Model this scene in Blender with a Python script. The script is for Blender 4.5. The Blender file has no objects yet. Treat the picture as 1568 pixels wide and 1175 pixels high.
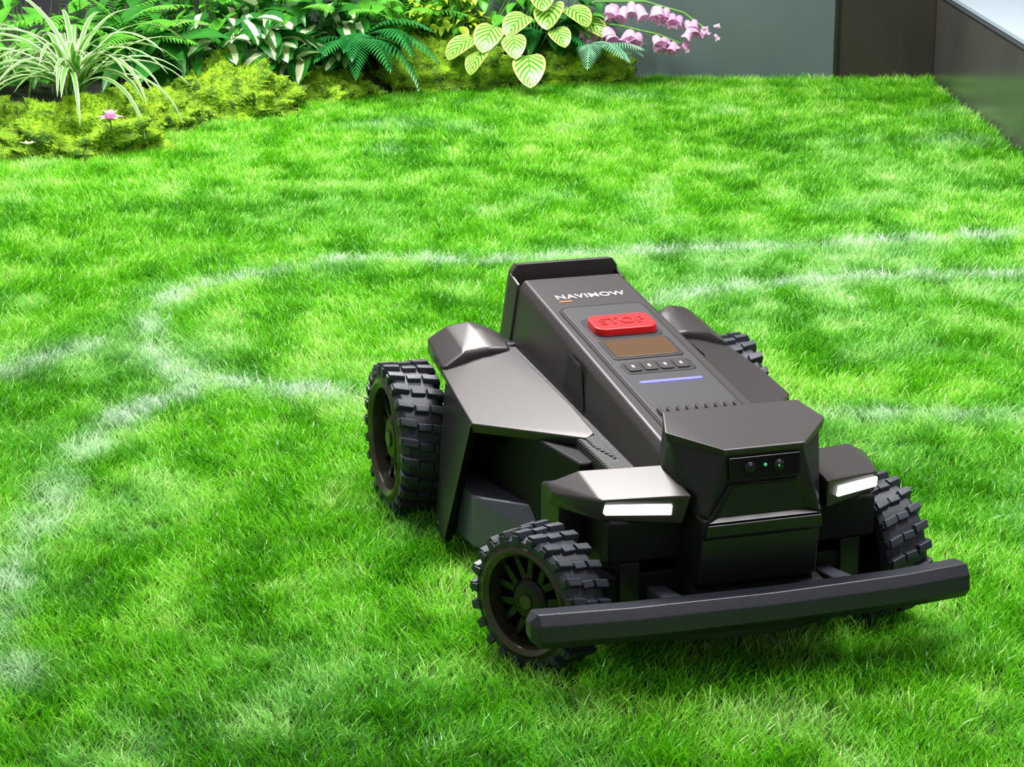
import bpy, bmesh, math, random
import numpy as np
from mathutils import Vector, Matrix, noise
random.seed(7); rng=np.random.default_rng(7)
scene=bpy.context.scene
scene.view_settings.view_transform='Standard'
R=math.radians
# ------------------------------------------------------------------ helpers
def link(o,parent=None):
    scene.collection.objects.link(o)
    if parent is not None: o.parent=parent
    return o
def empty(name,loc=(0,0,0),rz=0):
    e=bpy.data.objects.new(name,None); e.location=loc; e.rotation_euler=(0,0,rz); e.empty_display_size=.1
    return link(e)
def mat(name,col,rough=.5,metal=0,spec=.5,emit=None,es=0,coat=0,bump=None,var=None):
    m=bpy.data.materials.new(name); m.use_nodes=True; nt=m.node_tree; b=nt.nodes['Principled BSDF']
    b.inputs['Base Color'].default_value=(*col,1); b.inputs['Roughness'].default_value=rough
    b.inputs['Metallic'].default_value=metal; b.inputs['Specular IOR Level'].default_value=spec
    b.inputs['Coat Weight'].default_value=coat
    if emit: b.inputs['Emission Color'].default_value=(*emit,1); b.inputs['Emission Strength'].default_value=es
    tc=nt.nodes.new('ShaderNodeTexCoord')
    if var:
        n=nt.nodes.new('ShaderNodeTexNoise'); n.inputs['Scale'].default_value=var[0]; n.inputs['Detail'].default_value=6
        nt.links.new(tc.outputs['Object'],n.inputs['Vector'])
        r=nt.nodes.new('ShaderNodeValToRGB'); r.color_ramp.elements[0].position=.35; r.color_ramp.elements[1].position=.65
        r.color_ramp.elements[0].color=(*var[1],1); r.color_ramp.elements[1].color=(*col,1)
        nt.links.new(n.outputs['Fac'],r.inputs['Fac']); nt.links.new(r.outputs['Color'],b.inputs['Base Color'])
    if bump:
        n=nt.nodes.new('ShaderNodeTexNoise'); n.inputs['Scale'].default_value=bump[0]; n.inputs['Detail'].default_value=3
        nt.links.new(tc.outputs['Object'],n.inputs['Vector'])
        bn=nt.nodes.new('ShaderNodeBump'); bn.inputs['Strength'].default_value=bump[1]; bn.inputs['Distance'].default_value=bump[2]
        nt.links.new(n.outputs['Fac'],bn.inputs['Height']); nt.links.new(bn.outputs['Normal'],b.inputs['Normal'])
    return m
YW=6.74   # back wall plane
class MB:
    def __init__(s): s.v=[];s.f=[];s.uv=[];s.m=[]
    def face(s,ids,uvs=None,m=0):
        s.f.append(ids); s.uv.append(uvs or [(0,0)]*len(ids)); s.m.append(m)
    def obj(s,name,mats,parent=None,smooth=True,clamp=False):
        if clamp:
            for p in s.v:
                if p[1]>YW-.02 and p[0]>-.8: p[1]=YW-.02-.01*random.random()
        me=bpy.data.meshes.new(name); me.from_pydata([tuple(x) for x in s.v],[],s.f)
        uvl=me.uv_layers.new(name='UVMap'); flat=[c for u in s.uv for p in u for c in p]
        uvl.data.foreach_set('uv',flat)
        me.polygons.foreach_set('material_index',s.m)
        me.polygons.foreach_set('use_smooth',[smooth]*len(s.f))
        for m in mats: me.materials.append(m)
        me.update()
        o=bpy.data.objects.new(name,me); return link(o,parent)
    def box(s,c,h,m=0,rot=None):
        i=len(s.v)
        for x in(-1,1):
            for y in(-1,1):
                for z in(-1,1):
                    p=Vector((x*h[0],y*h[1],z*h[2]))
                    if rot: p=rot@p
                    s.v.append(Vector(c)+p)
        for q in((0,1,3,2),(4,6,7,5),(0,4,5,1),(2,3,7,6),(0,2,6,4),(1,5,7,3)): s.face([i+k for k in q],m=m)
    def lathe(s,prof,n,frame,m=0,closed=False):
        i=len(s.v); k=len(prof)
        for j in range(n):
            a=2*math.pi*j/n
            for r,h in prof: s.v.append(frame(r*math.cos(a),r*math.sin(a),h))
        for j in range(n):
            j2=(j+1)%n
            for q in range(k-1 if not closed else k):
                q2=(q+1)%k
                s.face([i+j*k+q,i+j2*k+q,i+j2*k+q2,i+j*k+q2],m=m)
# ------------------------------------------------------------------ camera
TH=R(15.96); F=3500
cd=bpy.data.cameras.new('camera'); cam=link(bpy.data.objects.new('camera',cd)); scene.camera=cam
cam.location=(0,0,1); cam.rotation_euler=(math.pi/2-TH,0,0); cd.sensor_width=36; cd.lens=36*F/1568; cd.clip_start=.05
# ------------------------------------------------------------------ lights
def area(name,loc,tgt,size,power,col=(1,1,1),sy=None):
    l=bpy.data.lights.new(name,'AREA'); l.energy=power; l.size=size; l.color=col
    if sy: l.shape='RECTANGLE'; l.size_y=sy
    o=link(bpy.data.objects.new(name,l)); o.location=loc
    o.rotation_euler=(Vector(tgt)-Vector(loc)).to_track_quat('-Z','Y').to_euler(); return o
area('ceiling_light',(-.6,4.6,3.4),(0.1,3.2,0),1.3,270,(1,.995,.98),1.3)
area('ceiling_light',(1.2,2.6,3.2),(.6,3.0,0),.9,125,(1,1,1),.9)
area('ceiling_light',(-.6,4.6,2.6),(-.5,6.2,0),1.0,85,(1,.98,.95),1.6)
def spot(name,loc,tgt,power,ang,blend=.9):
    l=bpy.data.lights.new(name,'SPOT'); l.energy=power; l.spot_size=R(ang); l.spot_blend=blend; l.shadow_soft_size=.08
    o=link(bpy.data.objects.new(name,l)); o.location=loc
    o.rotation_euler=(Vector(tgt)-Vector(loc)).to_track_quat('-Z','Y').to_euler()
spot('spot_light',(1.3,4.0,3.2),(.9,2.75,0),200,30)
spot('spot_light',(-.2,5.8,3.2),(.5,4.3,0),180,36)
spot('spot_light',(-1.6,3.4,3.2),(-.35,2.4,0),150,36)
spot('spot_light',(-1.2,3.6,2.8),(-.7,6.0,0),270,40)  # extra spot added to brighten the planting bed
w=bpy.data.worlds.new('world'); scene.world=w; w.use_nodes=True
bg=w.node_tree.nodes['Background']; bg.inputs[0].default_value=(.77,.74,.74,1); bg.inputs[1].default_value=.48
# ------------------------------------------------------------------ room shell
def quadbox(name,x0,x1,y0,y1,z0,z1,m,bev=0):
    mb=MB(); mb.box(((x0+x1)/2,(y0+y1)/2,(z0+z1)/2),((x1-x0)/2,(y1-y0)/2,(z1-z0)/2)); o=mb.obj(name,[m],smooth=False)
    if bev: 
        b=o.modifiers.new('b','BEVEL'); b.width=bev; b.segments=2
    return o
m_carpet=mat('carpet',(.075,.068,.085),.95,var=(160,(.03,.027,.036)),bump=(300,.6,.004))
m_back=mat('wall_panel_greygreen',(.095,.130,.125),.32,var=(1.5,(.065,.092,.09)))
m_backd=mat('wall_panel_dark',(.035,.027,.023),.3,var=(2,(.02,.017,.015)))
m_side=mat('counter_face',(.095,.088,.086),.2,var=(2,(.065,.06,.06)))
m_top=mat('counter_top',(.55,.68,.78),.2)
m_black=mat('black_trim',(.01,.01,.01),.4)
quadbox('floor',-6,4,-1,12,-.06,-.02,m_carpet)
quadbox('wall_back',-.75,.948,YW,YW+.1,-.02,2.2,m_back)
quadbox('wall_recess',.956,1.30,YW+.01,YW+.1,-.02,2.2,m_backd)
quadbox('trim_1',.947,.957,YW-.005,YW+.07,-.02,2.2,m_black)
quadbox('wall_right',1.245,1.9,1.2,YW,-.02,.25,m_side)
quadbox('display_countertop',1.26,1.92,1.2,YW,.2545,.268,m_top,.002)
quadbox('trim_2',1.2435,1.9,1.2,YW,.25,.254,m_black)
# ------------------------------------------------------------------ lawn
bx=np.array([-2.2,-1.22,-1.04,-.90,-.86,-.655,-.34,.337,.42,1.5]); by=np.array([5.25,5.35,5.38,5.46,5.95,6.20,6.38,6.62,YW,YW])
m_soil=mat('lawn_backing',(.03,.09,.01),.9,var=(60,(.015,.05,.006)))
quadbox('ground',-2.1,1.243,.6,YW-.002,-.02,.002,m_soil)
def grass_material():
    m=bpy.data.materials.new('artificial_turf'); m.use_nodes=True; nt=m.node_tree; N=nt.nodes; L=nt.links
    b=N['Principled BSDF']; out=N['Material Output']
    def at(name,t):
        a=N.new('ShaderNodeAttribute'); a.attribute_name=name; a.attribute_type=t; return a.outputs['Fac']
    bt=at('bt','GEOMETRY'); h=at('h','GEOMETRY'); tone=at('tone','INSTANCER'); ch=at('chalk_glow','INSTANCER')
    def M(op,a,b_,c=None):
        n=N.new('ShaderNodeMath'); n.operation=op
        for i,x in enumerate((a,b_,c)):
            if x is None: continue
            if isinstance(x,(int,float)): n.inputs[i].default_value=x
            else: L.new(x,n.inputs[i])
        n.use_clamp=(op!='SUBTRACT'); return n.outputs[0]
    fac=M('MULTIPLY_ADD',bt,.45,M('MULTIPLY',tone,.6))
    r=N.new('ShaderNodeValToRGB'); cr=r.color_ramp
    cr.elements[0].position=.04; cr.elements[0].color=(.024,.19,.002,1)
    cr.elements[1].position=.97; cr.elements[1].color=(.64,.95,.25,1)
    e=cr.elements.new(.36); e.color=(.105,.49,.003,1)
    e=cr.elements.new(.68); e.color=(.25,.76,.012,1)
    L.new(fac,r.inputs['Fac'])
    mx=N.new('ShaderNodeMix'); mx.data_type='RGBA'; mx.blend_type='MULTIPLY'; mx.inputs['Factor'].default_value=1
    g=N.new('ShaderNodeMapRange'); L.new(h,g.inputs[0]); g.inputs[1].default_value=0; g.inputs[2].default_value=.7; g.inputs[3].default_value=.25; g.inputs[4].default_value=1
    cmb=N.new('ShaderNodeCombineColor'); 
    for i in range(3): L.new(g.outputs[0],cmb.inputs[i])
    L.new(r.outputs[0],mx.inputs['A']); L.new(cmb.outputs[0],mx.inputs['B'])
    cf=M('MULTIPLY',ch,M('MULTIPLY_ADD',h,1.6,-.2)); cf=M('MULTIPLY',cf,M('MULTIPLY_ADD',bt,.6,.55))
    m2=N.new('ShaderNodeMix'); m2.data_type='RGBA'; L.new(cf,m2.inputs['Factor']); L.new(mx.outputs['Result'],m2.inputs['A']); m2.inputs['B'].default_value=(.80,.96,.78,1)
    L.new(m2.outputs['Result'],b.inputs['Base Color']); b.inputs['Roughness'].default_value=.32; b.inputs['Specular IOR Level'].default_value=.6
    tr=N.new('ShaderNodeBsdfTranslucent'); L.new(m2.outputs['Result'],tr.inputs[0])
    ms=N.new('ShaderNodeMixShader'); ms.inputs[0].default_value=.28; L.new(b.outputs[0],ms.inputs[1]); L.new(tr.outputs[0],ms.inputs[2]); L.new(ms.outputs[0],out.inputs[0])
    return m
m_grass=grass_material()
tuftcol=bpy.data.collections.new('turf_tufts')
def make_tuft(k,nb=34,rad=.018):
    V=[];Fc=[];BT=[];HH=[]
    for i in range(nb):
        a=rng.uniform(0,6.283); r=rad*math.sqrt(rng.uniform(0,1)); x0,y0=r*math.cos(a),r*math.sin(a)
        Ln=rng.uniform(.015,.034); wd=rng.uniform(.0009,.0018)
        la=rng.normal(0,1.3); lean=rng.uniform(.1,.8); curl=rng.uniform(.2,1.1)
        wa=rng.uniform(0,3.14); wx,wy=math.cos(wa),math.sin(wa); t=rng.uniform(0,1)**1.3
        i0=len(V); p=np.array([x0,y0,-.001]); th=lean*.5
        for s in range(4):
            f=s/3; ww=wd*(1-f**2*.85)
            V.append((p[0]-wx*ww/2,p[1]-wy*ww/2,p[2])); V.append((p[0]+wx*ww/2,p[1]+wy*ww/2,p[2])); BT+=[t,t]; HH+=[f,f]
            p=p+np.array([math.sin(th)*math.cos(la),math.sin(th)*math.sin(la),math.cos(th)])*Ln/3; th+=curl/3+lean/6
        for s in range(3): Fc.append((i0+2*s,i0+2*s+1,i0+2*s+3,i0+2*s+2))
    me=bpy.data.meshes.new('tuft%d'%k); me.from_pydata(V,[],Fc)
    a=me.attributes.new('bt','FLOAT','POINT'); a.data.foreach_set('value',BT)
    a=me.attributes.new('h','FLOAT','POINT'); a.data.foreach_set('value',HH)
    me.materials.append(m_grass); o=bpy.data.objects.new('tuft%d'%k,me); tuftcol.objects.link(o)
for k in range(10): make_tuft(k)
lines=[([(1.26,4.62),(1.041,4.55),(.6465,4.459),(.213,4.382),(-.0555,4.303),(-.233,4.331),(-.346,4.314),(-.474,4.205),(-.592,4.076),(-.628,3.954),(-.623,3.772),(-.5815,3.605),(-.538,3.489),(-.478,3.4627),(-.35,3.415),(-.2245,3.3615)],.018,1.0),
 ([(1.26,4.25),(.965,4.195),(.694,4.179),(.503,4.117),(.329,4.051),(.2,3.96)],.019,1.0),
 ([(.4755,3.276),(.604,3.283),(.7635,3.259),(1.0,3.2)],.018,.5),
 ([(-.478,3.4627),(-.571,3.276),(-.6224,3.0266),(-.6127,2.712),(-.607,2.533),(-.55,2.3)],.024,.85),
 ([(-.623,3.772),(-.71,3.666),(-.817,3.508),(-1.0,3.4)],.020,.6)]
sp=.0165
gx,gy=np.meshgrid(np.arange(-1.75,1.235,sp),np.arange(1.75,YW-.015,sp)); gx=gx.ravel();gy=gy.ravel()
gx=gx+rng.uniform(-.5,.5,gx.size)*sp; gy=gy+rng.uniform(-.5,.5,gy.size)*sp
keep=(gx>-(gy*.235+.3))&(gx<gy*.235+.3)&(gx<1.235)&(gy<np.interp(gx,bx,by)+.03)
gx=gx[keep];gy=gy[keep]; n=gx.size
chalk_glow=np.zeros(n)
nz=lambda sx,sy,o:np.array([noise.noise(Vector((x*sx,y*sy,o))) for x,y in zip(gx,gy)])
wob=nz(8,8,3)*.022+nz(30,30,4)*.012; wob2=nz(20,20,8); wob3=nz(6,6,14)
for pl,wd,st in lines:
    d=np.full(n,9.)
    for (x0,y0),(x1,y1) in zip(pl[:-1],pl[1:]):
        dx,dy=x1-x0,y1-y0; t=np.clip(((gx-x0)*dx+(gy-y0)*dy)/(dx*dx+dy*dy),0,1)
        d=np.minimum(d,np.hypot(gx-x0-t*dx,gy-y0-t*dy))
    d=d+wob
    c=np.clip(1.6-d/wd,0,1)*st*np.clip(.72+wob2*1.5+wob3*.8,.12,1.15)+.26*np.clip(.6+wob3*1.5,0,1)*np.exp(-(np.abs(d)/.06)**2)
    chalk_glow=np.maximum(chalk_glow,c)
b1,b2,b3=nz(2.2,2.2,0),nz(11,8,5),nz(30,24,9)
tone=.49+.50*b1+.85*b2+.55*b3
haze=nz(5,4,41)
chalk_glow=chalk_glow+np.clip(haze*1.2+b2*.6-.22,0,.5)*.65*rng.random(n)  # random pale haze, stands in for sparkle and sheen on the turf
for (hx,hy,hr,hs) in [(.62,4.12,.32,.32),(.35,4.2,.2,.2),(.95,2.9,.3,.22),(-.62,3.6,.16,.25),(-.2,2.25,.14,.2),(.9,5.2,.3,.14),(-.33,4.9,.35,.10)]:  # chalk blotches plus pools of whitish glow painted into the blade colour
    chalk_glow=chalk_glow+hs*np.exp(-((gx-hx)**2+((gy-hy)*.8)**2)/hr**2)*np.clip(.5+b2*1.6+b3,0,1.4)
chalk_glow=np.clip(chalk_glow,0,1)
tone=np.clip(tone+rng.normal(0,.10,n),0,1)
ang=3.5*nz(1.6,1.6,20)+3.0*nz(9,9,30)+rng.normal(0,.8,n)-1.2
me=bpy.data.meshes.new('lawn_grass'); me.from_pydata(list(zip(gx,gy,np.full(n,.001))),[],[])
def addattr(nm,arr,t='FLOAT',key='value'):
    a=me.attributes.new(nm,t,'POINT'); a.data.foreach_set(key,np.ascontiguousarray(arr).ravel())
addattr('tone',tone.astype(np.float32)); addattr('chalk_glow',chalk_glow.astype(np.float32))
addattr('scl',(rng.uniform(.75,1.15,n)+.25*wob2).astype(np.float32))
rot=np.zeros((n,3),np.float32); rot[:,2]=ang; addattr('rot',rot,'FLOAT_VECTOR','vector')
addattr('idx',rng.integers(0,10,n).astype(np.int32),'INT')
lawn=link(bpy.data.objects.new('lawn_grass',me))
ng=bpy.data.node_groups.new('scatter_turf','GeometryNodeTree')
ng.interface.new_socket('Geometry',in_out='INPUT',socket_type='NodeSocketGeometry'); ng.interface.new_socket('Geometry',in_out='OUTPUT',socket_type='NodeSocketGeometry')
N=ng.nodes; L=ng.links; gi=N.new('NodeGroupInput'); go=N.new('NodeGroupOutput'); iop=N.new('GeometryNodeInstanceOnPoints'); ci=N.new('GeometryNodeCollectionInfo')
ci.inputs['Collection'].default_value=tuftcol; ci.inputs['Separate Children'].default_value=True; ci.inputs['Reset Children'].default_value=True
def na(name,t):
    a=N.new('GeometryNodeInputNamedAttribute'); a.data_type=t; a.inputs['Name'].default_value=name; return a.outputs['Attribute']
L.new(gi.outputs[0],iop.inputs['Points']); L.new(ci.outputs[0],iop.inputs['Instance']); iop.inputs['Pick Instance'].default_value=True
L.new(na('idx','INT'),iop.inputs['Instance Index'])
e2r=N.new('FunctionNodeEulerToRotation'); L.new(na('rot','FLOAT_VECTOR'),e2r.inputs[0]); L.new(e2r.outputs[0],iop.inputs['Rotation'])
L.new(na('scl','FLOAT'),iop.inputs['Scale']); L.new(iop.outputs[0],go.inputs[0])
md=lawn.modifiers.new('scatter','NODES'); md.node_group=ng
# ------------------------------------------------------------------ mower
mow=empty('robot_lawn_mower',(.0767,2.9433,.004),R(18))
def LC(p): return Vector((p[0],-p[1],p[2]))
m_gra=mat('graphite_shell',(.046,.040,.040),.37,.45,.5,bump=(900,.05,.001))
m_dark=mat('dark_shell',(.009,.009,.011),.38,0,.45)
m_matt=mat('matt_black',(.004,.004,.005),.6,0,.25)
m_gloss=mat('gloss_black',(.005,.005,.006),.12)
m_panel=mat('panel_grey',(.085,.080,.087),.34,.6)
m_bump=mat('bumper_plastic',(.017,.018,.026),.34,.1,.5,bump=(700,.15,.001))
m_step=mat('step_plastic_lit',(.09,.095,.13),.34,.2,.5)  # lightened plastic, so the shadowed side boxes look lit
m_rub=mat('tyre_rubber',(.022,.026,.038),.46,0,.5,bump=(400,.2,.001))
m_rim=mat('rim_ring',(.055,.052,.032),.22,.5)
m_spk=mat('spoke_black',(.004,.004,.004),.35,0,.3)
m_red=mat('stop_red',(.80,.010,.012),.3)
m_red2=mat('stop_letter',(.30,.004,.006),.4)
m_disp=mat('display_glass',(.085,.045,.02),.12)  # brown base colour stands in for the amber ceiling reflection on black glass
m_white=mat('white_print',(.85,.85,.85),.5)
m_or=mat('orange_print',(.85,.16,.02),.5)
m_led=mat('headlight_led',(1,1,1),.4,emit=(1,.99,.93),es=2.5)
m_blue=mat('status_led',(.1,.1,.9),.4,emit=(.10,.10,1),es=1.2)
m_green=mat('sensor_led',(.05,.4,.15),.4,emit=(.3,.9,.4),es=.3)
def fine_mat():
    m=mat('textured_deck',(.05,.048,.05),.42,.4); nt=m.node_tree
    tc=nt.nodes.new('ShaderNodeTexCoord'); wv=nt.nodes.new('ShaderNodeTexWave'); wv.inputs['Scale'].default_value=95; wv.bands_direction='DIAGONAL'
    nt.links.new(tc.outputs['Object'],wv.inputs[0]); bn=nt.nodes.new('ShaderNodeBump'); bn.inputs['Strength'].default_value=.7; bn.inputs['Distance'].default_value=.002
    nt.links.new(wv.outputs['Fac'],bn.inputs['Height']); nt.links.new(bn.outputs[0],nt.nodes['Principled BSDF'].inputs['Normal'])
    return m
m_fine=fine_mat()
def finish(o,bev,seg=3):
    if bev:
        b=o.modifiers.new('bevel','BEVEL'); b.width=bev; b.segments=seg; b.limit_method='ANGLE'; b.angle_limit=R(12); b.harden_normals=False
        w_=o.modifiers.new('wn','WEIGHTED_NORMAL'); w_.keep_sharp=True
def hull(name,pts,m,bev=.003,parent=None):
    bm=bmesh.new()
    for p in pts: bm.verts.new(LC(p))
    r=bmesh.ops.convex_hull(bm,input=bm.verts)
    junk=[g for g in r['geom_interior'] if isinstance(g,bmesh.types.BMVert)]
    if junk: bmesh.ops.delete(bm,geom=junk,context='VERTS')
    bmesh.ops.dissolve_limit(bm,angle_limit=R(2.5),verts=bm.verts,edges=bm.edges)
    bmesh.ops.recalc_face_normals(bm,faces=bm.faces)
    me=bpy.data.meshes.new(name); bm.to_mesh(me); bm.free(); me.materials.append(m)
    for p in me.polygons: p.use_smooth=True
    o=link(bpy.data.objects.new(name,me),parent or mow); finish(o,bev); return o
def mir(pts,s): return [(p[0]*s,p[1],p[2]) for p in pts]
def box(a0,a1,f0,f1,z0,z1): return [(a,f,z) for a in(a0,a1) for f in(f0,f1) for z in(z0,z1)]
zs=lambda f:.304-.137*f
hull('chassis_core',box(-.13,.13,-.04,.50,.045,.15)+box(-.12,.12,0,.48,.15,.17),m_matt,.01)
hull('rear_axle',box(-.19,.19,-.03,.03,.07,.13),m_matt,.005)
hull('front_axle',box(-.17,.15,.525,.575,.055,.105),m_matt,.005)
hull('undertray',box(-.12,.12,.1,.60,.035,.06),m_matt,.01)
hull('deck',[(-.125,.0,.16),(.125,.0,.16),(-.125,.0,.222),(.125,.0,.222),(-.118,.53,.188),(.118,.53,.188),(-.118,.53,.14),(.118,.53,.14)],m_fine,.004)
hull('rear_cover',[(-.12,-.06,.12),(.12,-.06,.12),(-.09,-.045,.22),(.09,-.045,.22),(-.12,.03,.12),(.12,.03,.12),(-.1,.03,.225),(.1,.03,.225)],m_dark,.006)
def consec(f,zt,zb,wt,wb,ch=.007):
    return [(s*wt,f,zt) for s in(-1,1)]+[(s*(wt+ch),f,zt-ch*1.3) for s in(-1,1)]+[(s*wb,f,zb) for s in(-1,1)]
hull('console',consec(.006,zs(.006),.21,.066,.088)+consec(.53,zs(.53),.18,.072,.090),m_gra,.003)
hull('console_rear_cap',consec(-.046,.300,.20,.066,.086)+consec(-.038,.316,.20,.066,.086)+consec(-.020,.3185,.21,.066,.088),m_gra,.003)
for s in(-1,1): hull('console_cap_leg',mir([(.071,-.03,.306),(.0745,-.03,.305),(.084,-.03,.24),(.08,-.03,.24),(.071,.006,.298),(.0750,.006,.296),(.0885,.012,.22),(.08,.012,.22),(.0885,-.03,.22)],s),m_gra,.002)
hull('console_gap',consec(-.03,.294,.215,.062,.082)+consec(.02,.286,.21,.062,.084),m_matt,.001)
for s in(-1,1):
    hull('console_side_trim',mir([(.0805,.22,.262),(.0865,.22,.215),(.0805,.27,.258),(.0885,.30,.205),(.0800,.222,.25),(.0875,.30,.21),(.083,.262,.255)],s),m_dark,.001)
def rrect(a0,a1,f0,f1,r,n=6):
    pts=[]
    for cx,cy,a in((a1-r,f1-r,0),(a0+r,f1-r,90),(a0+r,f0+r,180),(a1-r,f0+r,270)):
        for k in range(n+1):
            t=R(a+90*k/n); pts.append((cx+r*math.cos(t),cy+r*math.sin(t)))
    return pts
def plate(name,a0,a1,f0,f1,r,h0,h1,m,bev=.0008,dome=0):
    o2=rrect(a0,a1,f0,f1,r); mb=MB(); k=len(o2)
    for h in(h0,h1):
        for a,f in o2: mb.v.append(LC((a,f,zs(f)+h)))
    for i in range(k):
        j=(i+1)%k; mb.face([i,j,k+j,k+i])
    mb.face(list(range(k))[::-1]); mb.face([k+i for i in range(k)])
    o=mb.obj(name,[m],mow,smooth=True)
    bm=bmesh.new(); bm.from_mesh(o.data); bmesh.ops.recalc_face_normals(bm,faces=bm.faces); bm.to_mesh(o.data); bm.free()
    finish(o,bev); return o
plate('panel_border',-.0585,.0585,.112,.505,.016,-.002,.0012,m_matt,.0004)
plate('panel',-.0545,.0545,.118,.50,.012,-.002,.0022,m_panel,.0008)
plate('stop_recess',-.045,.045,.160,.226,.008,0,.0030,m_dark,.0006)
plate('stop_button',-.041,.041,.172,.218,.012,.001,.0115,m_red,.0030)
plate('display_bezel',-.0455,.0455,.231,.292,.006,0,.0034,m_dark,.0006)
plate('display',-.041,.041,.236,.287,.005,0,.0042,m_disp,.0005)
plate('key_row',-.045,.045,.302,.336,.008,0,.0030,m_dark,.0005)
for i in range(4): plate('key_%d'%i,-.040+.0205*i,-.024+.0205*i,.307,.330,.003,.002,.0046,m_gra,.0006)
for i in range(4): plate('key_icon_%d'%i,-.0335+.0205*i,-.0305+.0205*i,.315,.322,.0012,.004,.0049,m_white,.0001)
plate('status_strip',-.040,.040,.358,.364,.003,0,.0030,m_blue,.0003)
plate('grille_bed',-.052,.052,.445,.49,.004,.0,.0028,m_matt,.0004)
for i in range(9): plate('grille_bar_%d'%i,-.050+.0118*i,-.045+.0118*i,.440,.492,.0015,.0,.0065,m_gra,.0005)
def text(name,s,a,f,h,size,m,sx=1,bold=.0004,ex=.0004,rz=0,spc=1.1):
    c=bpy.data.curves.new(name,'FONT'); c.body=s; c.size=size; c.align_x='CENTER'; c.align_y='CENTER'; c.extrude=ex; c.offset=bold; c.space_character=spc
    c.materials.append(m); o=link(bpy.data.objects.new(name,c),mow); o.location=LC((a,f,zs(f)+h)); o.rotation_euler=(math.atan(.137),0,rz); o.scale=(sx,1,1); return o
text('logo_text','NAVIMOW',.0,.078,.0006,.0195,m_white,.92,.0002,.0003)
plate('logo_accent',-.047,-.030,.0905,.0935,.0008,0,.0008,m_or,.0001)
text('stop_text','STOP',0,.195,.0119,.026,m_red2,.95,.0002,.0005,spc=1.05)
# head
hull('head_top',[(s*.0805,.535,.275) for s in(-1,1)]+[(s*.095,.580,.265) for s in(-1,1)]+[(s*.047,.632,.256) for s in(-1,1)]
   +[(s*.0805,.535,.262) for s in(-1,1)]+[(s*.093,.580,.254) for s in(-1,1)]+[(s*.046,.630,.247) for s in(-1,1)]+[(s*.06,.525,.262) for s in(-1,1)],m_gra,.0025)
hull('head_upper',[(s*.078,.53,.262) for s in(-1,1)]+[(s*.089,.578,.257) for s in(-1,1)]+[(s*.046,.628,.250) for s in(-1,1)]
   +[(s*.085,.53,.18) for s in(-1,1)]+[(s*.082,.60,.185) for s in(-1,1)]+[(s*.067,.632,.178) for s in(-1,1)]+[(s*.046,.630,.22) for s in(-1,1)],m_dark,.003)
hull('head_lower',[(s*.080,.50,.19) for s in(-1,1)]+[(s*.080,.60,.19) for s in(-1,1)]+[(s*.069,.633,.178) for s in(-1,1)]
   +[(s*.072,.50,.09) for s in(-1,1)]+[(s*.0715,.60,.09) for s in(-1,1)]+[(s*.069,.624,.10) for s in(-1,1)],m_dark,.004)
hull('camera_window',[(-.042,.628,.246),(.042,.628,.246),(-.041,.630,.2205),(.041,.630,.2205),(-.042,.6325,.246),(.042,.6325,.246),(-.041,.635,.2205),(.041,.635,.2205)],m_gloss,.001)
def disc(name,a,f,z,r,t,m):
    mb=MB(); mb.lathe([(0.00001,t),(r*.8,t),(r,t*.6),(r,0)],20,lambda x,y,h:LC((a+x,f+h,z+y)),0); return mb.obj(name,[m],mow)
disc('lens_ring',-.018,.633,.234,.0065,.003,m_dark); disc('lens',-.018,.635,.234,.0045,.002,m_gloss)
disc('lens_ring_2',.016,.633,.234,.0065,.003,m_dark); disc('lens_2',.016,.635,.234,.0045,.002,m_gloss)
disc('sensor_light',.000,.6335,.236,.0018,.002,m_green); disc('sensor_light_2',.015,.6355,.2345,.0013,.002,m_green)
def fr(name,q,th,m):
    k=len(q); c=Vector((sum(p[0] for p in q)/k,sum(p[1] for p in q)/k,sum(p[2] for p in q)/k))
    for i in range(k):
        p=Vector(q[i]); p2=Vector(q[(i+1)%k]); pi=p.lerp(c,th); p2i=p2.lerp(c,th); off=Vector((0,.007,0))
        hull(name+'_%d'%i,[tuple(v) for v in(p,p2,pi,p2i,p+off,p2+off,pi+off*.2,p2i+off*.2)],m,.0008)
fr('face_frame',[(-.041,.628,.217),(.041,.628,.217),(.067,.631,.176),(-.067,.631,.176)],.2,m_dark)
hull('face_chin',[(-.067,.62,.176),(.067,.62,.176),(-.067,.640,.174),(.067,.640,.174),(-.069,.638,.160),(.069,.638,.160),(-.07,.61,.14),(.07,.61,.14)],m_dark,.002)
hull('skid_plate',[(-.075,.60,.10),(.075,.60,.10),(-.085,.655,.085),(.085,.655,.085),(-.085,.655,.075),(.085,.655,.075),(-.08,.60,.07),(.08,.60,.07)],m_dark,.003)
for s in(-1,1):
    hull('headlight_pod',mir([(.080,.545,.217),(.165,.498,.204),(.196,.478,.186),(.080,.624,.206),(.098,.611,.199),(.166,.575,.193),(.196,.50,.180),
        (.085,.612,.170),(.165,.570,.168),(.195,.48,.160),(.08,.53,.165)],s),m_gra,.0025)
    hull('headlight',mir([(.0985,.6105,.1945),(.163,.5775,.1890),(.0985,.6145,.1935),(.163,.5815,.188),(.0985,.6125,.1815),(.163,.5795,.1770),(.0985,.605,.1815),(.163,.571,.177)],s),m_led,.001)
    hull('pod_leg',mir(box(.155,.19,.44,.505,.10,.175)+[(.19,.47,.183),(.16,.49,.186)],s),m_dark,.004)
    hull('pod_underside',mir(box(.07,.16,.50,.585,.12,.17),s),m_matt,.005)
    hull('wheel_fork',mir(box(.12,.145,.50,.58,.06,.12)+box(.13,.175,.45,.47,.09,.13),s),m_dark,.004)
    hull('bumper_arm',mir([(.09,.56,.06),(.11,.56,.06),(.09,.56,.085),(.11,.56,.085),(.09,.655,.075),(.115,.655,.075),(.09,.655,.098),(.115,.655,.098)],s),m_step,.003)
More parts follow.
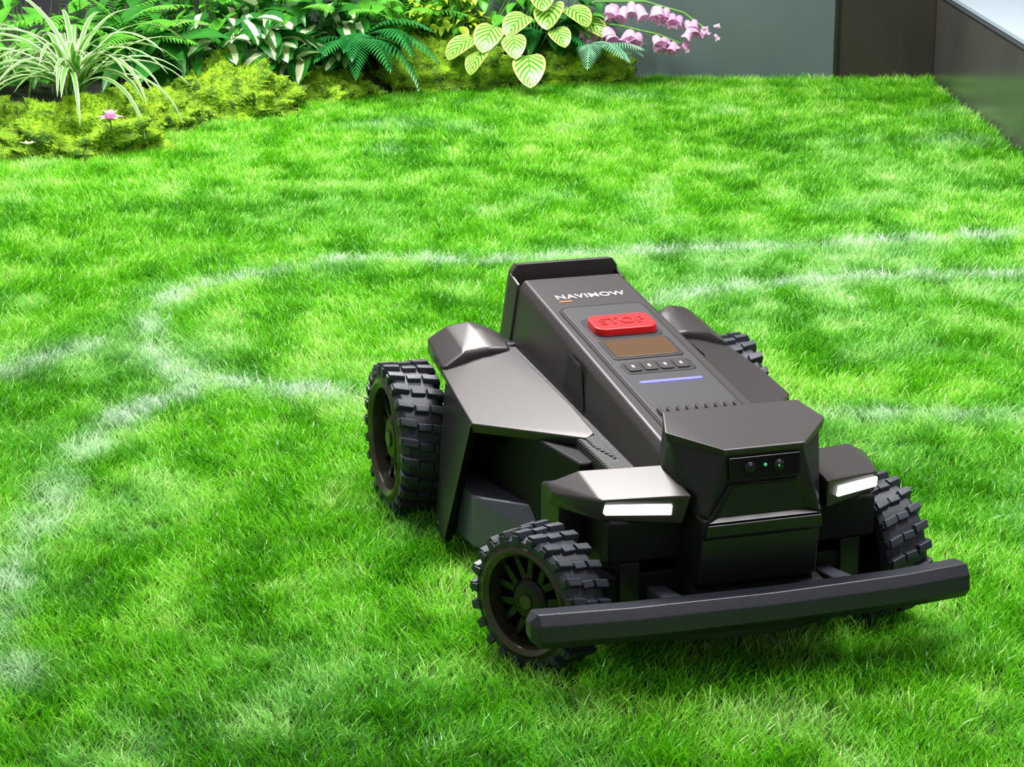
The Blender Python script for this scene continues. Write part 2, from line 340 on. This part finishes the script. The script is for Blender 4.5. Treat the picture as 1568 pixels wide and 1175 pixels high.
# bumper bar
mb=MB(); secs=[(-.276,.656,.50),(-.268,.660,1),(-.165,.671,1),(0,.676,1),(.150,.671,1),(.232,.660,1),(.239,.656,.50)]
prof=[(-.016,.074),(-.019,.105),(.007,.108),(.016,.097),(.018,.080),(.010,.070)]
for a,f,sc in secs:
    for df,z in prof: mb.v.append(LC((a,f+df*sc,.088+(z-.088)*sc)))
k=len(prof)
for i in range(len(secs)-1):
    for j in range(k): mb.face([i*k+j,i*k+(j+1)%k,(i+1)*k+(j+1)%k,(i+1)*k+j])
mb.face(list(range(k))); mb.face([(len(secs)-1)*k+j for j in range(k)][::-1])
o=mb.obj('bumper_bar',[m_bump],mow)
bm=bmesh.new(); bm.from_mesh(o.data); bmesh.ops.recalc_face_normals(bm,faces=bm.faces); bm.to_mesh(o.data); bm.free(); finish(o,.0012)
hull('bumper_lip',[(-.18,.660,.075),(.15,.660,.075),(-.08,.683,.075),(.06,.683,.075),(-.07,.677,.058),(.0,.677,.058),(-.16,.665,.063),(.12,.665,.068)],m_bump,.0015)
# fenders
for s in(-1,1):
    hull('rear_fender',mir([(.186,-.045,.205),(.192,-.02,.228),(.168,-.012,.246),(.138,.005,.255),(.105,.03,.240),(.1,-.045,.20),
        (.198,.075,.212),(.168,.075,.232),(.135,.080,.236),(.105,.08,.234),(.19,.08,.185),(.11,.08,.19),(.155,-.05,.215)],s),m_gra,.006)
    hull('fender_plate',mir([(.199,.070,.209),(.150,.068,.2245),(.103,.062,.232),(.100,.30,.214),(.100,.372,.205),(.112,.378,.200),(.211,.242,.188),(.207,.16,.200),
        (.10,.372,.192),(.112,.374,.189),(.208,.238,.175),(.19,.085,.18),(.103,.07,.20)],s),m_gra,.003)
    hull('fender_side',mir([(.196,.078,.20),(.211,.240,.186),(.2105,.234,.172),(.214,.118,.12),(.222,.118,.030),(.232,.195,.028),(.229,.182,.012),(.223,.125,.018),
        (.19,.078,.19),(.198,.225,.175),(.216,.18,.02),(.205,.118,.04)],s),m_dark,.004)
    hull('side_box',mir([(.13,.13,.03),(.215,.13,.03),(.13,.345,.035),(.212,.25,.03),(.13,.13,.094),(.212,.13,.094),(.13,.33,.100),(.208,.238,.094),(.14,.35,.06)],s),m_step,.004)
    hull('inner_cowl',mir([(.10,.12,.15),(.19,.12,.16),(.10,.36,.175),(.15,.29,.175),(.10,.38,.155),(.17,.24,.16),(.1,.15,.12),(.17,.15,.12),(.1,.34,.12)],s),m_gloss,.008)
    hull('inner_wall',mir(box(.10,.185,.08,.135,.03,.19)+box(.10,.135,.12,.42,.03,.185),s),m_matt,.004)
    hull('side_rail',mir([(.10,.09,.22),(.118,.09,.222),(.10,.09,.205),(.098,.45,.196),(.112,.40,.198),(.098,.45,.18),(.125,.09,.2),(.114,.42,.18)],s),m_fine,.002)
mb=MB()
for i in range(14): mb.box(LC((.108+.0004*i,.10+.018*i,.236-.0022*i)),(.004,.005,.0008),0)
mb.obj('vent_slots',[m_matt],mow,smooth=False)
# wheels
def wheel(name,a,f,r,w,s,nl,steer=0):
    mb=MB(); P=lambda rad,ang,h:LC((h*s,rad*math.cos(ang),rad*math.sin(ang)))
    fr_=lambda x,y,h:LC((h*s,x,y)); hw=w/2; rt=r-.0065
    mb.lathe([(rt*.76,-hw),(rt*.93,-hw),(rt,-hw*.75),(rt,hw*.75),(rt*.94,hw),(rt*.84,hw*1.0),(rt*.80,hw*.8)],72,fr_,0)
    st=2*math.pi/nl
    def lug(a0,a1,h0,h1,ra,rb,sk=0):
        i=len(mb.v)
        for rad,sh in((ra,0),(rb,.15)):
            for h,dk in((h0,0),(h1,sk)):
                d=(a1-a0)*sh
                mb.v.append(P(rad,a0+d+dk,h)); mb.v.append(P(rad,a1-d+dk,h))
        for q in((0,1,3,2),(4,6,7,5),(0,4,5,1),(2,3,7,6),(0,2,6,4),(1,5,7,3)): mb.face([i+k for k in q],m=0)
    for j in range(nl):
        A=j*st
        lug(A,A+st*.55,-hw*1.0,-hw*.36,rt-.002,r,st*.2); lug(A+st*.5,A+st*1.05,hw*.36,hw*1.0,rt-.002,r,st*.2)
        lug(A+st*.25,A+st*.76,-hw*.28,hw*.28,rt-.002,r-.001,st*.1)
        lug(A+st*.72,A+st*1.25,hw*.9,hw*1.07,rt*.90,r-.004,0); lug(A,A+st*.5,-hw*1.07,-hw*.9,rt*.90,r-.004,0)
    mb.lathe([(rt*.86,hw*.7),(rt*.86,hw*1.02),(rt*.79,hw*1.10),(rt*.71,hw*.95),(rt*.69,hw*.3)],72,fr_,1)
    mb.lathe([(rt*.70,hw*.12),(.0001,hw*.05)],48,fr_,2)
    mb.lathe([(rt*.34,hw*.1),(rt*.34,hw*.60),(rt*.26,hw*.75),(.0001,hw*.80)],32,fr_,3)
    mb.lathe([(rt*.12,hw*.80),(rt*.11,hw*.86),(.0001,hw*.86)],24,fr_,1)
    mb.lathe([(rt*.78,-hw*.9),(rt*.6,-hw*.75),(rt*.2,-hw*.7),(.0001,-hw*.7)],48,fr_,2)
    for j in range(7):
        A=j*2*math.pi/7
        for dd in(-.24,.24):
            i=len(mb.v)
            for rad,wd_,ao in((rt*.22,.012*rt/.08,0),(rt*.70,.008*rt/.08,dd)):
                for sg in(-1,1):
                    for h in(hw*.2,hw*.55): mb.v.append(P(rad,A+ao+sg*wd_*.5/rad,h))
            for q in((0,1,3,2),(4,6,7,5),(0,4,5,1),(2,3,7,6),(0,2,6,4),(1,5,7,3)): mb.face([i+k for k in q],m=3)
    o=mb.obj(name,[m_rub,m_rim,m_matt,m_spk],mow,smooth=True)
    bm=bmesh.new(); bm.from_mesh(o.data); bmesh.ops.recalc_face_normals(bm,faces=bm.faces); bm.to_mesh(o.data); bm.free()
    finish(o,.0010,2); o.location=LC((a,f,r)); o.rotation_euler=(0,0,R(steer))
for s in(-1,1): wheel('rear_wheel',s*.226,0,.101,.062,s,24)
wheel('front_wheel',-.228,.553,.081,.056,-1,22,28)
wheel('front_wheel',.187,.520,.084,.056,1,22,10)
# ------------------------------------------------------------------ plants
def leafmat(name,c1,c2,mode='plain',rough=.4,trans=.25):
    m=bpy.data.materials.new(name); m.use_nodes=True; nt=m.node_tree; N=nt.nodes; L=nt.links; b=N['Principled BSDF']
    uv=N.new('ShaderNodeTexCoord'); sx=N.new('ShaderNodeSeparateXYZ'); L.new(uv.outputs['UV'],sx.inputs[0])
    def M(op,*a):
        n=N.new('ShaderNodeMath'); n.operation=op
        for i,x in enumerate(a):
            if isinstance(x,(int,float)): n.inputs[i].default_value=x
            else: L.new(x,n.inputs[i])
        return n.outputs[0]
    au=M('ABSOLUTE',M('SUBTRACT',sx.outputs[0],.5))
    ns=N.new('ShaderNodeTexNoise'); ns.inputs['Scale'].default_value=25; L.new(uv.outputs['Object'],ns.inputs['Vector'])
    if mode=='edge': f=M('GREATER_THAN',au,.30)
    elif mode=='centre': f=M('LESS_THAN',M('ADD',au,M('MULTIPLY',ns.outputs['Fac'],.25)),.30)
    elif mode=='vein': 
        sn=M('SINE',M('MULTIPLY',M('SUBTRACT',sx.outputs[1],M('MULTIPLY',au,.9)),38)); f=M('MAXIMUM',M('GREATER_THAN',sn,.05),M('LESS_THAN',au,.02))
        f=M('MULTIPLY',f,M('LESS_THAN',au,.43))
    else: f=M('MULTIPLY',ns.outputs['Fac'],1.0)
    mx=N.new('ShaderNodeMix'); mx.data_type='RGBA'; L.new(f,mx.inputs['Factor']); mx.inputs['A'].default_value=(*c1,1); mx.inputs['B'].default_value=(*c2,1)
    L.new(mx.outputs['Result'],b.inputs['Base Color']); b.inputs['Roughness'].default_value=rough
    tr=N.new('ShaderNodeBsdfTranslucent'); L.new(mx.outputs['Result'],tr.inputs[0]); ms=N.new('ShaderNodeMixShader'); ms.inputs[0].default_value=trans
    L.new(b.outputs[0],ms.inputs[1]); L.new(tr.outputs[0],ms.inputs[2]); L.new(ms.outputs[0],N['Material Output'].inputs[0])
    return m
SH={'lance':lambda v:math.sin(math.pi*min(1,v**.8)),'spider':lambda v:min(1,.5+3*v)*(1-v**3)**.7,'frondlet':lambda v:(1-v)**.6,
    'heart':lambda v:(max(0,math.sin(math.pi*min(1,(v*.92+.08)**.62)))),
    'oval':lambda v:(max(0,math.sin(math.pi*min(1,(v*.93+.07)**.8))))**.6}
def leaf(mb,base,yaw,pitch,Ln,W,droop,shape='lance',nseg=7,fold=.18,roll=0,m=0,cols=3):
    p=Vector(base); i0=len(mb.v); sh=SH[shape]
    for s in range(nseg+1):
        v=s/nseg; d=Vector((math.cos(yaw)*math.cos(pitch),math.sin(yaw)*math.cos(pitch),math.sin(pitch)))
        side=Vector((-math.sin(yaw),math.cos(yaw),0)); 
        if roll: side=Matrix.Rotation(roll,3,d)@side
        nrm=side.cross(d)*-1
        w_=max(.0002,W*sh(v)/2)
        for c in range(cols):
            u=c/(cols-1)*2-1; mb.v.append(p+side*u*w_+nrm*abs(u)*w_*fold)
        p=p+d*Ln/nseg; pitch-=droop/nseg
    for s in range(nseg):
        for c in range(cols-1):
            a=i0+s*cols+c; u0,u1=c/(cols-1),(c+1)/(cols-1)
            mb.face([a,a+1,a+cols+1,a+cols],[(u0,s/nseg),(u1,s/nseg),(u1,(s+1)/nseg),(u0,(s+1)/nseg)],m)
def tube(mb,pts,r,m=0,n=5):
    i0=len(mb.v)
    for i,p in enumerate(pts):
        d=(Vector(pts[min(i+1,len(pts)-1)])-Vector(pts[max(i-1,0)])).normalized(); a=d.orthogonal().normalized(); b=d.cross(a)
        for k in range(n):
            t=2*math.pi*k/n; mb.v.append(Vector(p)+(a*math.cos(t)+b*math.sin(t))*r)
    for i in range(len(pts)-1):
        for k in range(n): mb.face([i0+i*n+k,i0+i*n+(k+1)%n,i0+(i+1)*n+(k+1)%n,i0+(i+1)*n+k],m=m)
def frond(mb,base,yaw,pitch,Ln,droop,n=20,ll=.05,lw=.011,m=0):
    p=Vector(base); pts=[p.copy()]
    for i in range(n):
        v=i/n; d=Vector((math.cos(yaw)*math.cos(pitch),math.sin(yaw)*math.cos(pitch),math.sin(pitch)))
        p=p+d*Ln/n; pts.append(p.copy())
        l=ll*(math.sin(math.pi*min(1,.18+.8*v))**.8)
        if v>.06:
            for sg in(-1,1): leaf(mb,p,yaw+sg*R(68-20*v),pitch*.55-.1,l,lw,.5,'frondlet',3,.2,m=m)
        pitch-=droop/n
    leaf(mb,p,yaw,pitch,ll*.35,lw,.2,'frondlet',2,m=m); tube(mb,pts,.0014,m)
m_stem=mat('stem_green',(.10,.30,.04),.5)
g_sp=leafmat('spider_leaf',(.12,.38,.05),(.74,.82,.50),'edge',.4)
g_var=leafmat('variegated_leaf',(.02,.17,.02),(.72,.82,.48),'centre',.3)
g_dark=leafmat('dark_leaf',(.012,.13,.015),(.05,.28,.03),'plain',.3)
g_mid=leafmat('mid_leaf',(.05,.32,.02),(.16,.54,.04),'plain',.4)
g_fern=leafmat('fern_leaf',(.07,.40,.02),(.20,.64,.05),'plain',.45)
g_fernd=leafmat('dark_fern_leaf',(.01,.15,.03),(.03,.28,.05),'plain',.4)
g_lime=leafmat('lime_leaf',(.30,.52,.02),(.60,.78,.06),'plain',.45)
g_cal=leafmat('striped_leaf',(.66,.84,.18),(.05,.32,.02),'vein',.35)
g_blue=leafmat('silver_leaf',(.16,.46,.26),(.34,.66,.44),'plain',.5)
m_moss=leafmat('moss',(.14,.38,.006),(.52,.72,.02),'plain',.9,.2)
m_mossb=mat('moss_base',(.24,.44,.012),.95,var=(22,(.03,.09,.003)),bump=(120,.8,.01))
m_pink=leafmat('pink_petal',(.74,.28,.60),(.98,.76,.92),'plain',.5,.35); m_cream=mat('cream_petal',(.85,.83,.6),.5)
def mound(name,x,y,rx,ry,h,seed,dens=9000,mm=None):
    mb=MB(); nu,nv=64,26; c=Vector((x,y,0))
    for j in range(nv+1):
        ph=(math.pi/2)*j/nv
        for i in range(nu):
            th=2*math.pi*i/nu; q=Vector((math.cos(th)*math.cos(ph),math.sin(th)*math.cos(ph),math.sin(ph)))
            k=1+.34*noise.noise(q*2.3+Vector((seed,0,0)))+.34*noise.noise(q*6+Vector((0,seed,0)))+.14*noise.noise(q*15)
            mb.v.append(c+Vector((q.x*rx*k,q.y*ry*k,max(-.005,q.z*h*k)-.003)))
    for j in range(nv):
        for i in range(nu):
            a=j*nu+i;b=j*nu+(i+1)%nu; mb.face([a,b,b+nu,a+nu],m=0)
    fl=list(mb.f)
    for _ in range(dens):
        f=random.choice(fl); ww=[random.random()+.01 for _ in f]; sw=sum(ww); p=sum((mb.v[i]*(q/sw) for i,q in zip(f,ww)),Vector())
        nn=(mb.v[f[1]]-mb.v[f[0]]).cross(mb.v[f[3]]-mb.v[f[0]]).normalized()
        d=(nn+Vector((random.gauss(0,.6),random.gauss(0,.6),random.gauss(.1,.5)))).normalized(); l=random.uniform(.005,.013); sd=d.orthogonal().normalized()*.0013
        i=len(mb.v); mb.v+= [p-sd,p+sd,p+d*l]; mb.face([i,i+1,i+2],m=1)
    return mb.obj(name,[m_mossb,m_moss],smooth=True,clamp=True)
mound('moss_mound',-1.06,5.56,.20,.15,.125,1,12000); mound('moss_mound',-.96,5.86,.16,.16,.10,6); mound('moss_mound',-.77,6.10,.20,.16,.135,2,12000)
mound('moss_mound',-.55,6.38,.16,.13,.08,3,6000); mound('moss_mound',-.20,6.56,.21,.12,.15,4,10000); mound('moss_mound',.19,6.65,.17,.08,.12,5,6000)
mound('moss_mound',-1.35,5.68,.2,.2,.10,8,5000)
m_bank=mat('planting_soil',(.02,.03,.01),.95,var=(30,(.008,.01,.005)),bump=(60,.8,.01))
mb=MB(); pth=[(-1.9,6.0,.3),(-1.3,6.1,.3),(-1.0,6.25,.25),(-.7,6.45,.22),(-.3,6.66,.13),(.1,6.70,.10),(.33,6.71,.07)]
for i,(x,y,rr) in enumerate(pth):
    for k in range(9):
        t=math.pi*k/8; mb.v.append(Vector((x,min(YW-.01 if x>-.8 else 9,y-rr*math.cos(t)),.11*math.sin(t)**.7-.005)))
for i in range(len(pth)-1):
    for k in range(8): a=i*9+k; mb.face([a,a+9,a+10,a+1])
mb.obj('planting_bank',[m_bank])
U=random.uniform
def spider(x,y,z,n,Lr,seed,name='spider_plant'):
    random.seed(seed); mb=MB()
    for i in range(n):
        yaw=U(0,6.28); leaf(mb,(x+U(-.02,.02),y+U(-.02,.02),z),yaw,U(.75,1.45),U(*Lr),U(.013,.020),U(1.4,2.6),'spider',12,.35,U(-.3,.3))
    return mb.obj(name,[g_sp])
spider(-1.09,5.66,.12,60,(.26,.46),3)
spider(-1.33,5.9,.12,34,(.2,.36),5)
def bush(name,x,y,z,rx,rz,n,Lr,Wk,shape,mm,seed,ry=None,stems=True):
    random.seed(seed); mb=MB(); ry=ry or rx
    for i in range(n):
        t=U(0,6.28); q=math.sqrt(U(0.05,1)); ph=U(-.1,1)
        p=Vector((x+math.cos(t)*rx*q,y+math.sin(t)*ry*q,z+rz*(ph)*math.sqrt(max(.05,1.1-q*q))))
        yaw=t+U(-.7,.7); 
        if random.random()<.55: yaw=-1.57+U(-.9,.9)
        Ln=U(*Lr)
        if stems: tube(mb,[Vector((x+(p.x-x)*.3,y+(p.y-y)*.3,z*.6)),p],.0012,1,4)
        leaf(mb,p,yaw,U(-.5,.6),Ln,Ln*Wk,U(.4,1.3),shape,6,.22,U(-.5,.5),0,5)
    return mb.obj(name,[mm,m_stem],clamp=True)
bush('variegated_shrub',-.74,6.30,.14,.17,.15,66,(.08,.12),.66,'oval',g_var,11)
bush('variegated_shrub',-.49,6.48,.13,.09,.16,34,(.07,.11),.62,'oval',g_var,12)
bush('broadleaf_plant',-.98,6.2,.14,.13,.14,40,(.12,.17),.42,'heart',g_dark,13)
bush('broadleaf_plant',-.60,6.55,.14,.16,.24,70,(.09,.13),.42,'heart',g_dark,14)
bush('leafy_shrub',-.85,6.55,.15,.2,.26,130,(.06,.10),.5,'heart',g_mid,15)
bush('leafy_shrub',-.15,6.67,.15,.26,.22,150,(.05,.08),.5,'lance',g_mid,16,.05)
bush('lime_shrub',-.19,6.62,.18,.11,.15,170,(.03,.055),.5,'lance',g_lime,17,.07)
bush('leafy_shrub',-.38,6.64,.12,.18,.26,120,(.06,.10),.45,'lance',g_mid,18,.08)
bush('leafy_shrub',.13,6.68,.12,.16,.2,90,(.05,.08),.45,'lance',g_dark,19,.05)
bush('leafy_shrub',-1.3,6.2,.12,.22,.24,150,(.06,.11),.4,'lance',g_mid,20)
bush('leafy_shrub',-1.0,6.6,.12,.2,.26,140,(.07,.11),.45,'heart',g_dark,31)
mb=MB(); random.seed(4)
for (x,y,z,yaw,pit,Ln,rl) in [(.11,6.52,.255,-1.7,-.2,.115,.2),(.04,6.50,.225,-2.3,-.2,.10,-.3),(.16,6.55,.24,-.9,-.1,.10,.2),(-.05,6.45,.20,-2.0,-.3,.105,-.3),(.0,6.43,.175,-1.4,-.3,.09,.2),
        (.045,6.40,.125,-1.5,-.35,.12,.1),(-.11,6.45,.165,-2.6,-.2,.10,-.3),(.20,6.56,.20,-.5,-.1,.09,.4),(.08,6.52,.29,-1.5,-.1,.10,0),(-.08,6.42,.135,-2.1,-.3,.095,.2),(.12,6.46,.19,-1.1,-.2,.08,.3)]:
    tube(mb,[Vector((.06,6.64,.08)),Vector(((x+.06)/2,6.58,z+.01)),Vector((x,y,z))],.002,1)
    leaf(mb,(x,y,z),yaw,pit,Ln,Ln*.78,.9,'oval',12,.12,rl,0,11)
mb.obj('striped_caladium',[g_cal,m_stem],clamp=True)
def fern(name,x,y,z,n,Ln,mm,seed,yr=(-3.1,0),pr=(.5,1.2),dr=(1.2,2.0),ll=.05,lw=.010,nl=22):
    random.seed(seed); mb=MB()
    for i in range(n): frond(mb,(x+U(-.02,.02),y+U(-.02,.02),z),yr[0]+(yr[1]-yr[0])*(i+.5)/n+U(-.2,.2),U(*pr),Ln*U(.8,1.15),U(*dr),nl,ll,lw)
    return mb.obj(name,[mm],clamp=True)
fern('fern',-.42,6.42,.14,11,.27,g_fernd,21,(-2.8,-.3),(.5,1.1),(1.3,2.1),ll=.05); fern('fern',-1.02,6.1,.15,8,.28,g_fern,22,(-3,.2),(.8,1.4),(.9,1.7),.06)
fern('fern',-.33,6.56,.14,8,.27,g_fern,23,(-3.1,.1),(.9,1.45),(.8,1.6),.05); fern('fern',-.60,6.48,.2,7,.24,g_fern,24,(-3,.0),(.7,1.3),(.9,1.8),.05)
fern('silver_fern',.24,6.56,.13,7,.17,g_blue,25,(-2.0,.2),(.2,.7),(.7,1.3),.042,.0055,18)
fern('fern',-1.18,6.3,.13,8,.32,g_fern,26,(-3,.2),(.9,1.4),(.9,1.7),.055)
fern('fern',.08,6.66,.14,6,.2,g_fernd,27,(-3,.2),(.6,1.2),(.9,1.7),.04)
# foxglove
mb=MB(); random.seed(9)
def bell(p,d,l,r):
    d=Vector(d).normalized(); a=d.orthogonal().normalized(); b=d.cross(a)
    pr=[(.15,0),(.55,.12),(.78,.4),(.80,.68),(.9,.88),(1.2,1.0)]; i0=len(mb.v); n=15
    for k in range(n):
        t=2*math.pi*k/n
        for j,(rr,h) in enumerate(pr):
            lob=1+(.2*math.cos(5*t) if j>3 else 0); mb.v.append(Vector(p)+(a*math.cos(t)+b*math.sin(t))*r*rr*lob+d*l*(h+(.10*math.cos(5*t) if j==5 else 0)))
    for k in range(n):
        k2=(k+1)%n
        for j in range(5): mb.face([i0+k*6+j,i0+k2*6+j,i0+k2*6+j+1,i0+k*6+j+1],[(k/n,j/5),(1,j/5),(1,(j+1)/5),(k/n,(j+1)/5)],0)
def raceme(pts,nb,l):
    tube(mb,[Vector(p) for p in pts],.003,1,6)
    for i in range(nb):
        t=.30+.66*i/nb; q=t*(len(pts)-1); k=min(int(q),len(pts)-2); p=Vector(pts[k]).lerp(Vector(pts[k+1]),q-k); s=1-.3*(i/nb)
        for j in range(2): bell(p+Vector((U(-.02,.02),U(-.03,.005),U(-.012,.0))),(U(-.7,.6),U(-1.2,.0),-1),l*s*U(.85,1.15),l*.46*s)
    e=Vector(pts[-1])
    for i in range(8): bell(e+Vector((U(-.035,.02),U(-.01,.01),U(-.01,.015))),(.6,U(-.5,.5),U(-1,0)),.018,.007)
raceme([(.08,6.62,.17),(.18,6.60,.195),(.30,6.56,.19),(.42,6.54,.165),(.48,6.54,.14)],8,.048)
raceme([(.10,6.64,.20),(.24,6.62,.25),(.38,6.58,.255),(.49,6.56,.225),(.56,6.54,.175)],8,.044)
for i in range(8): leaf(mb,(.15+U(-.05,.05),6.60,.18),U(-1.5,.6),U(.2,.9),.13,.045,1.2,'lance',7,.2,0,2)
mb.obj('foxglove',[m_pink,m_stem,g_mid],clamp=True)
mb=MB(); p=Vector((-.955,5.40,.108))
for i in range(6): leaf(mb,p,i*1.05,.5,.036,.028,.8,'heart',4,.2,0,0)
for i in range(5): leaf(mb,p+Vector((0,0,.004)),i*1.25+.4,1.0,.028,.024,.6,'heart',4,.2,0,0)
tube(mb,[(-.955,5.43,.04),p],.0015,1); mb.obj('pink_blossom',[m_pink,m_stem])
mb=MB()
for (x,y,z) in [(-1.15,5.38,.05),(-.93,5.68,.16),(-1.02,5.93,.17)]:
    for i in range(6): leaf(mb,(x,y,z),i*1.05,.6,.022,.012,.5,'heart',4,.2,0,0)
    tube(mb,[(x,y+.03,z-.06),(x,y,z)],.001,1)
mb.obj('cream_blossoms',[m_cream,m_stem])
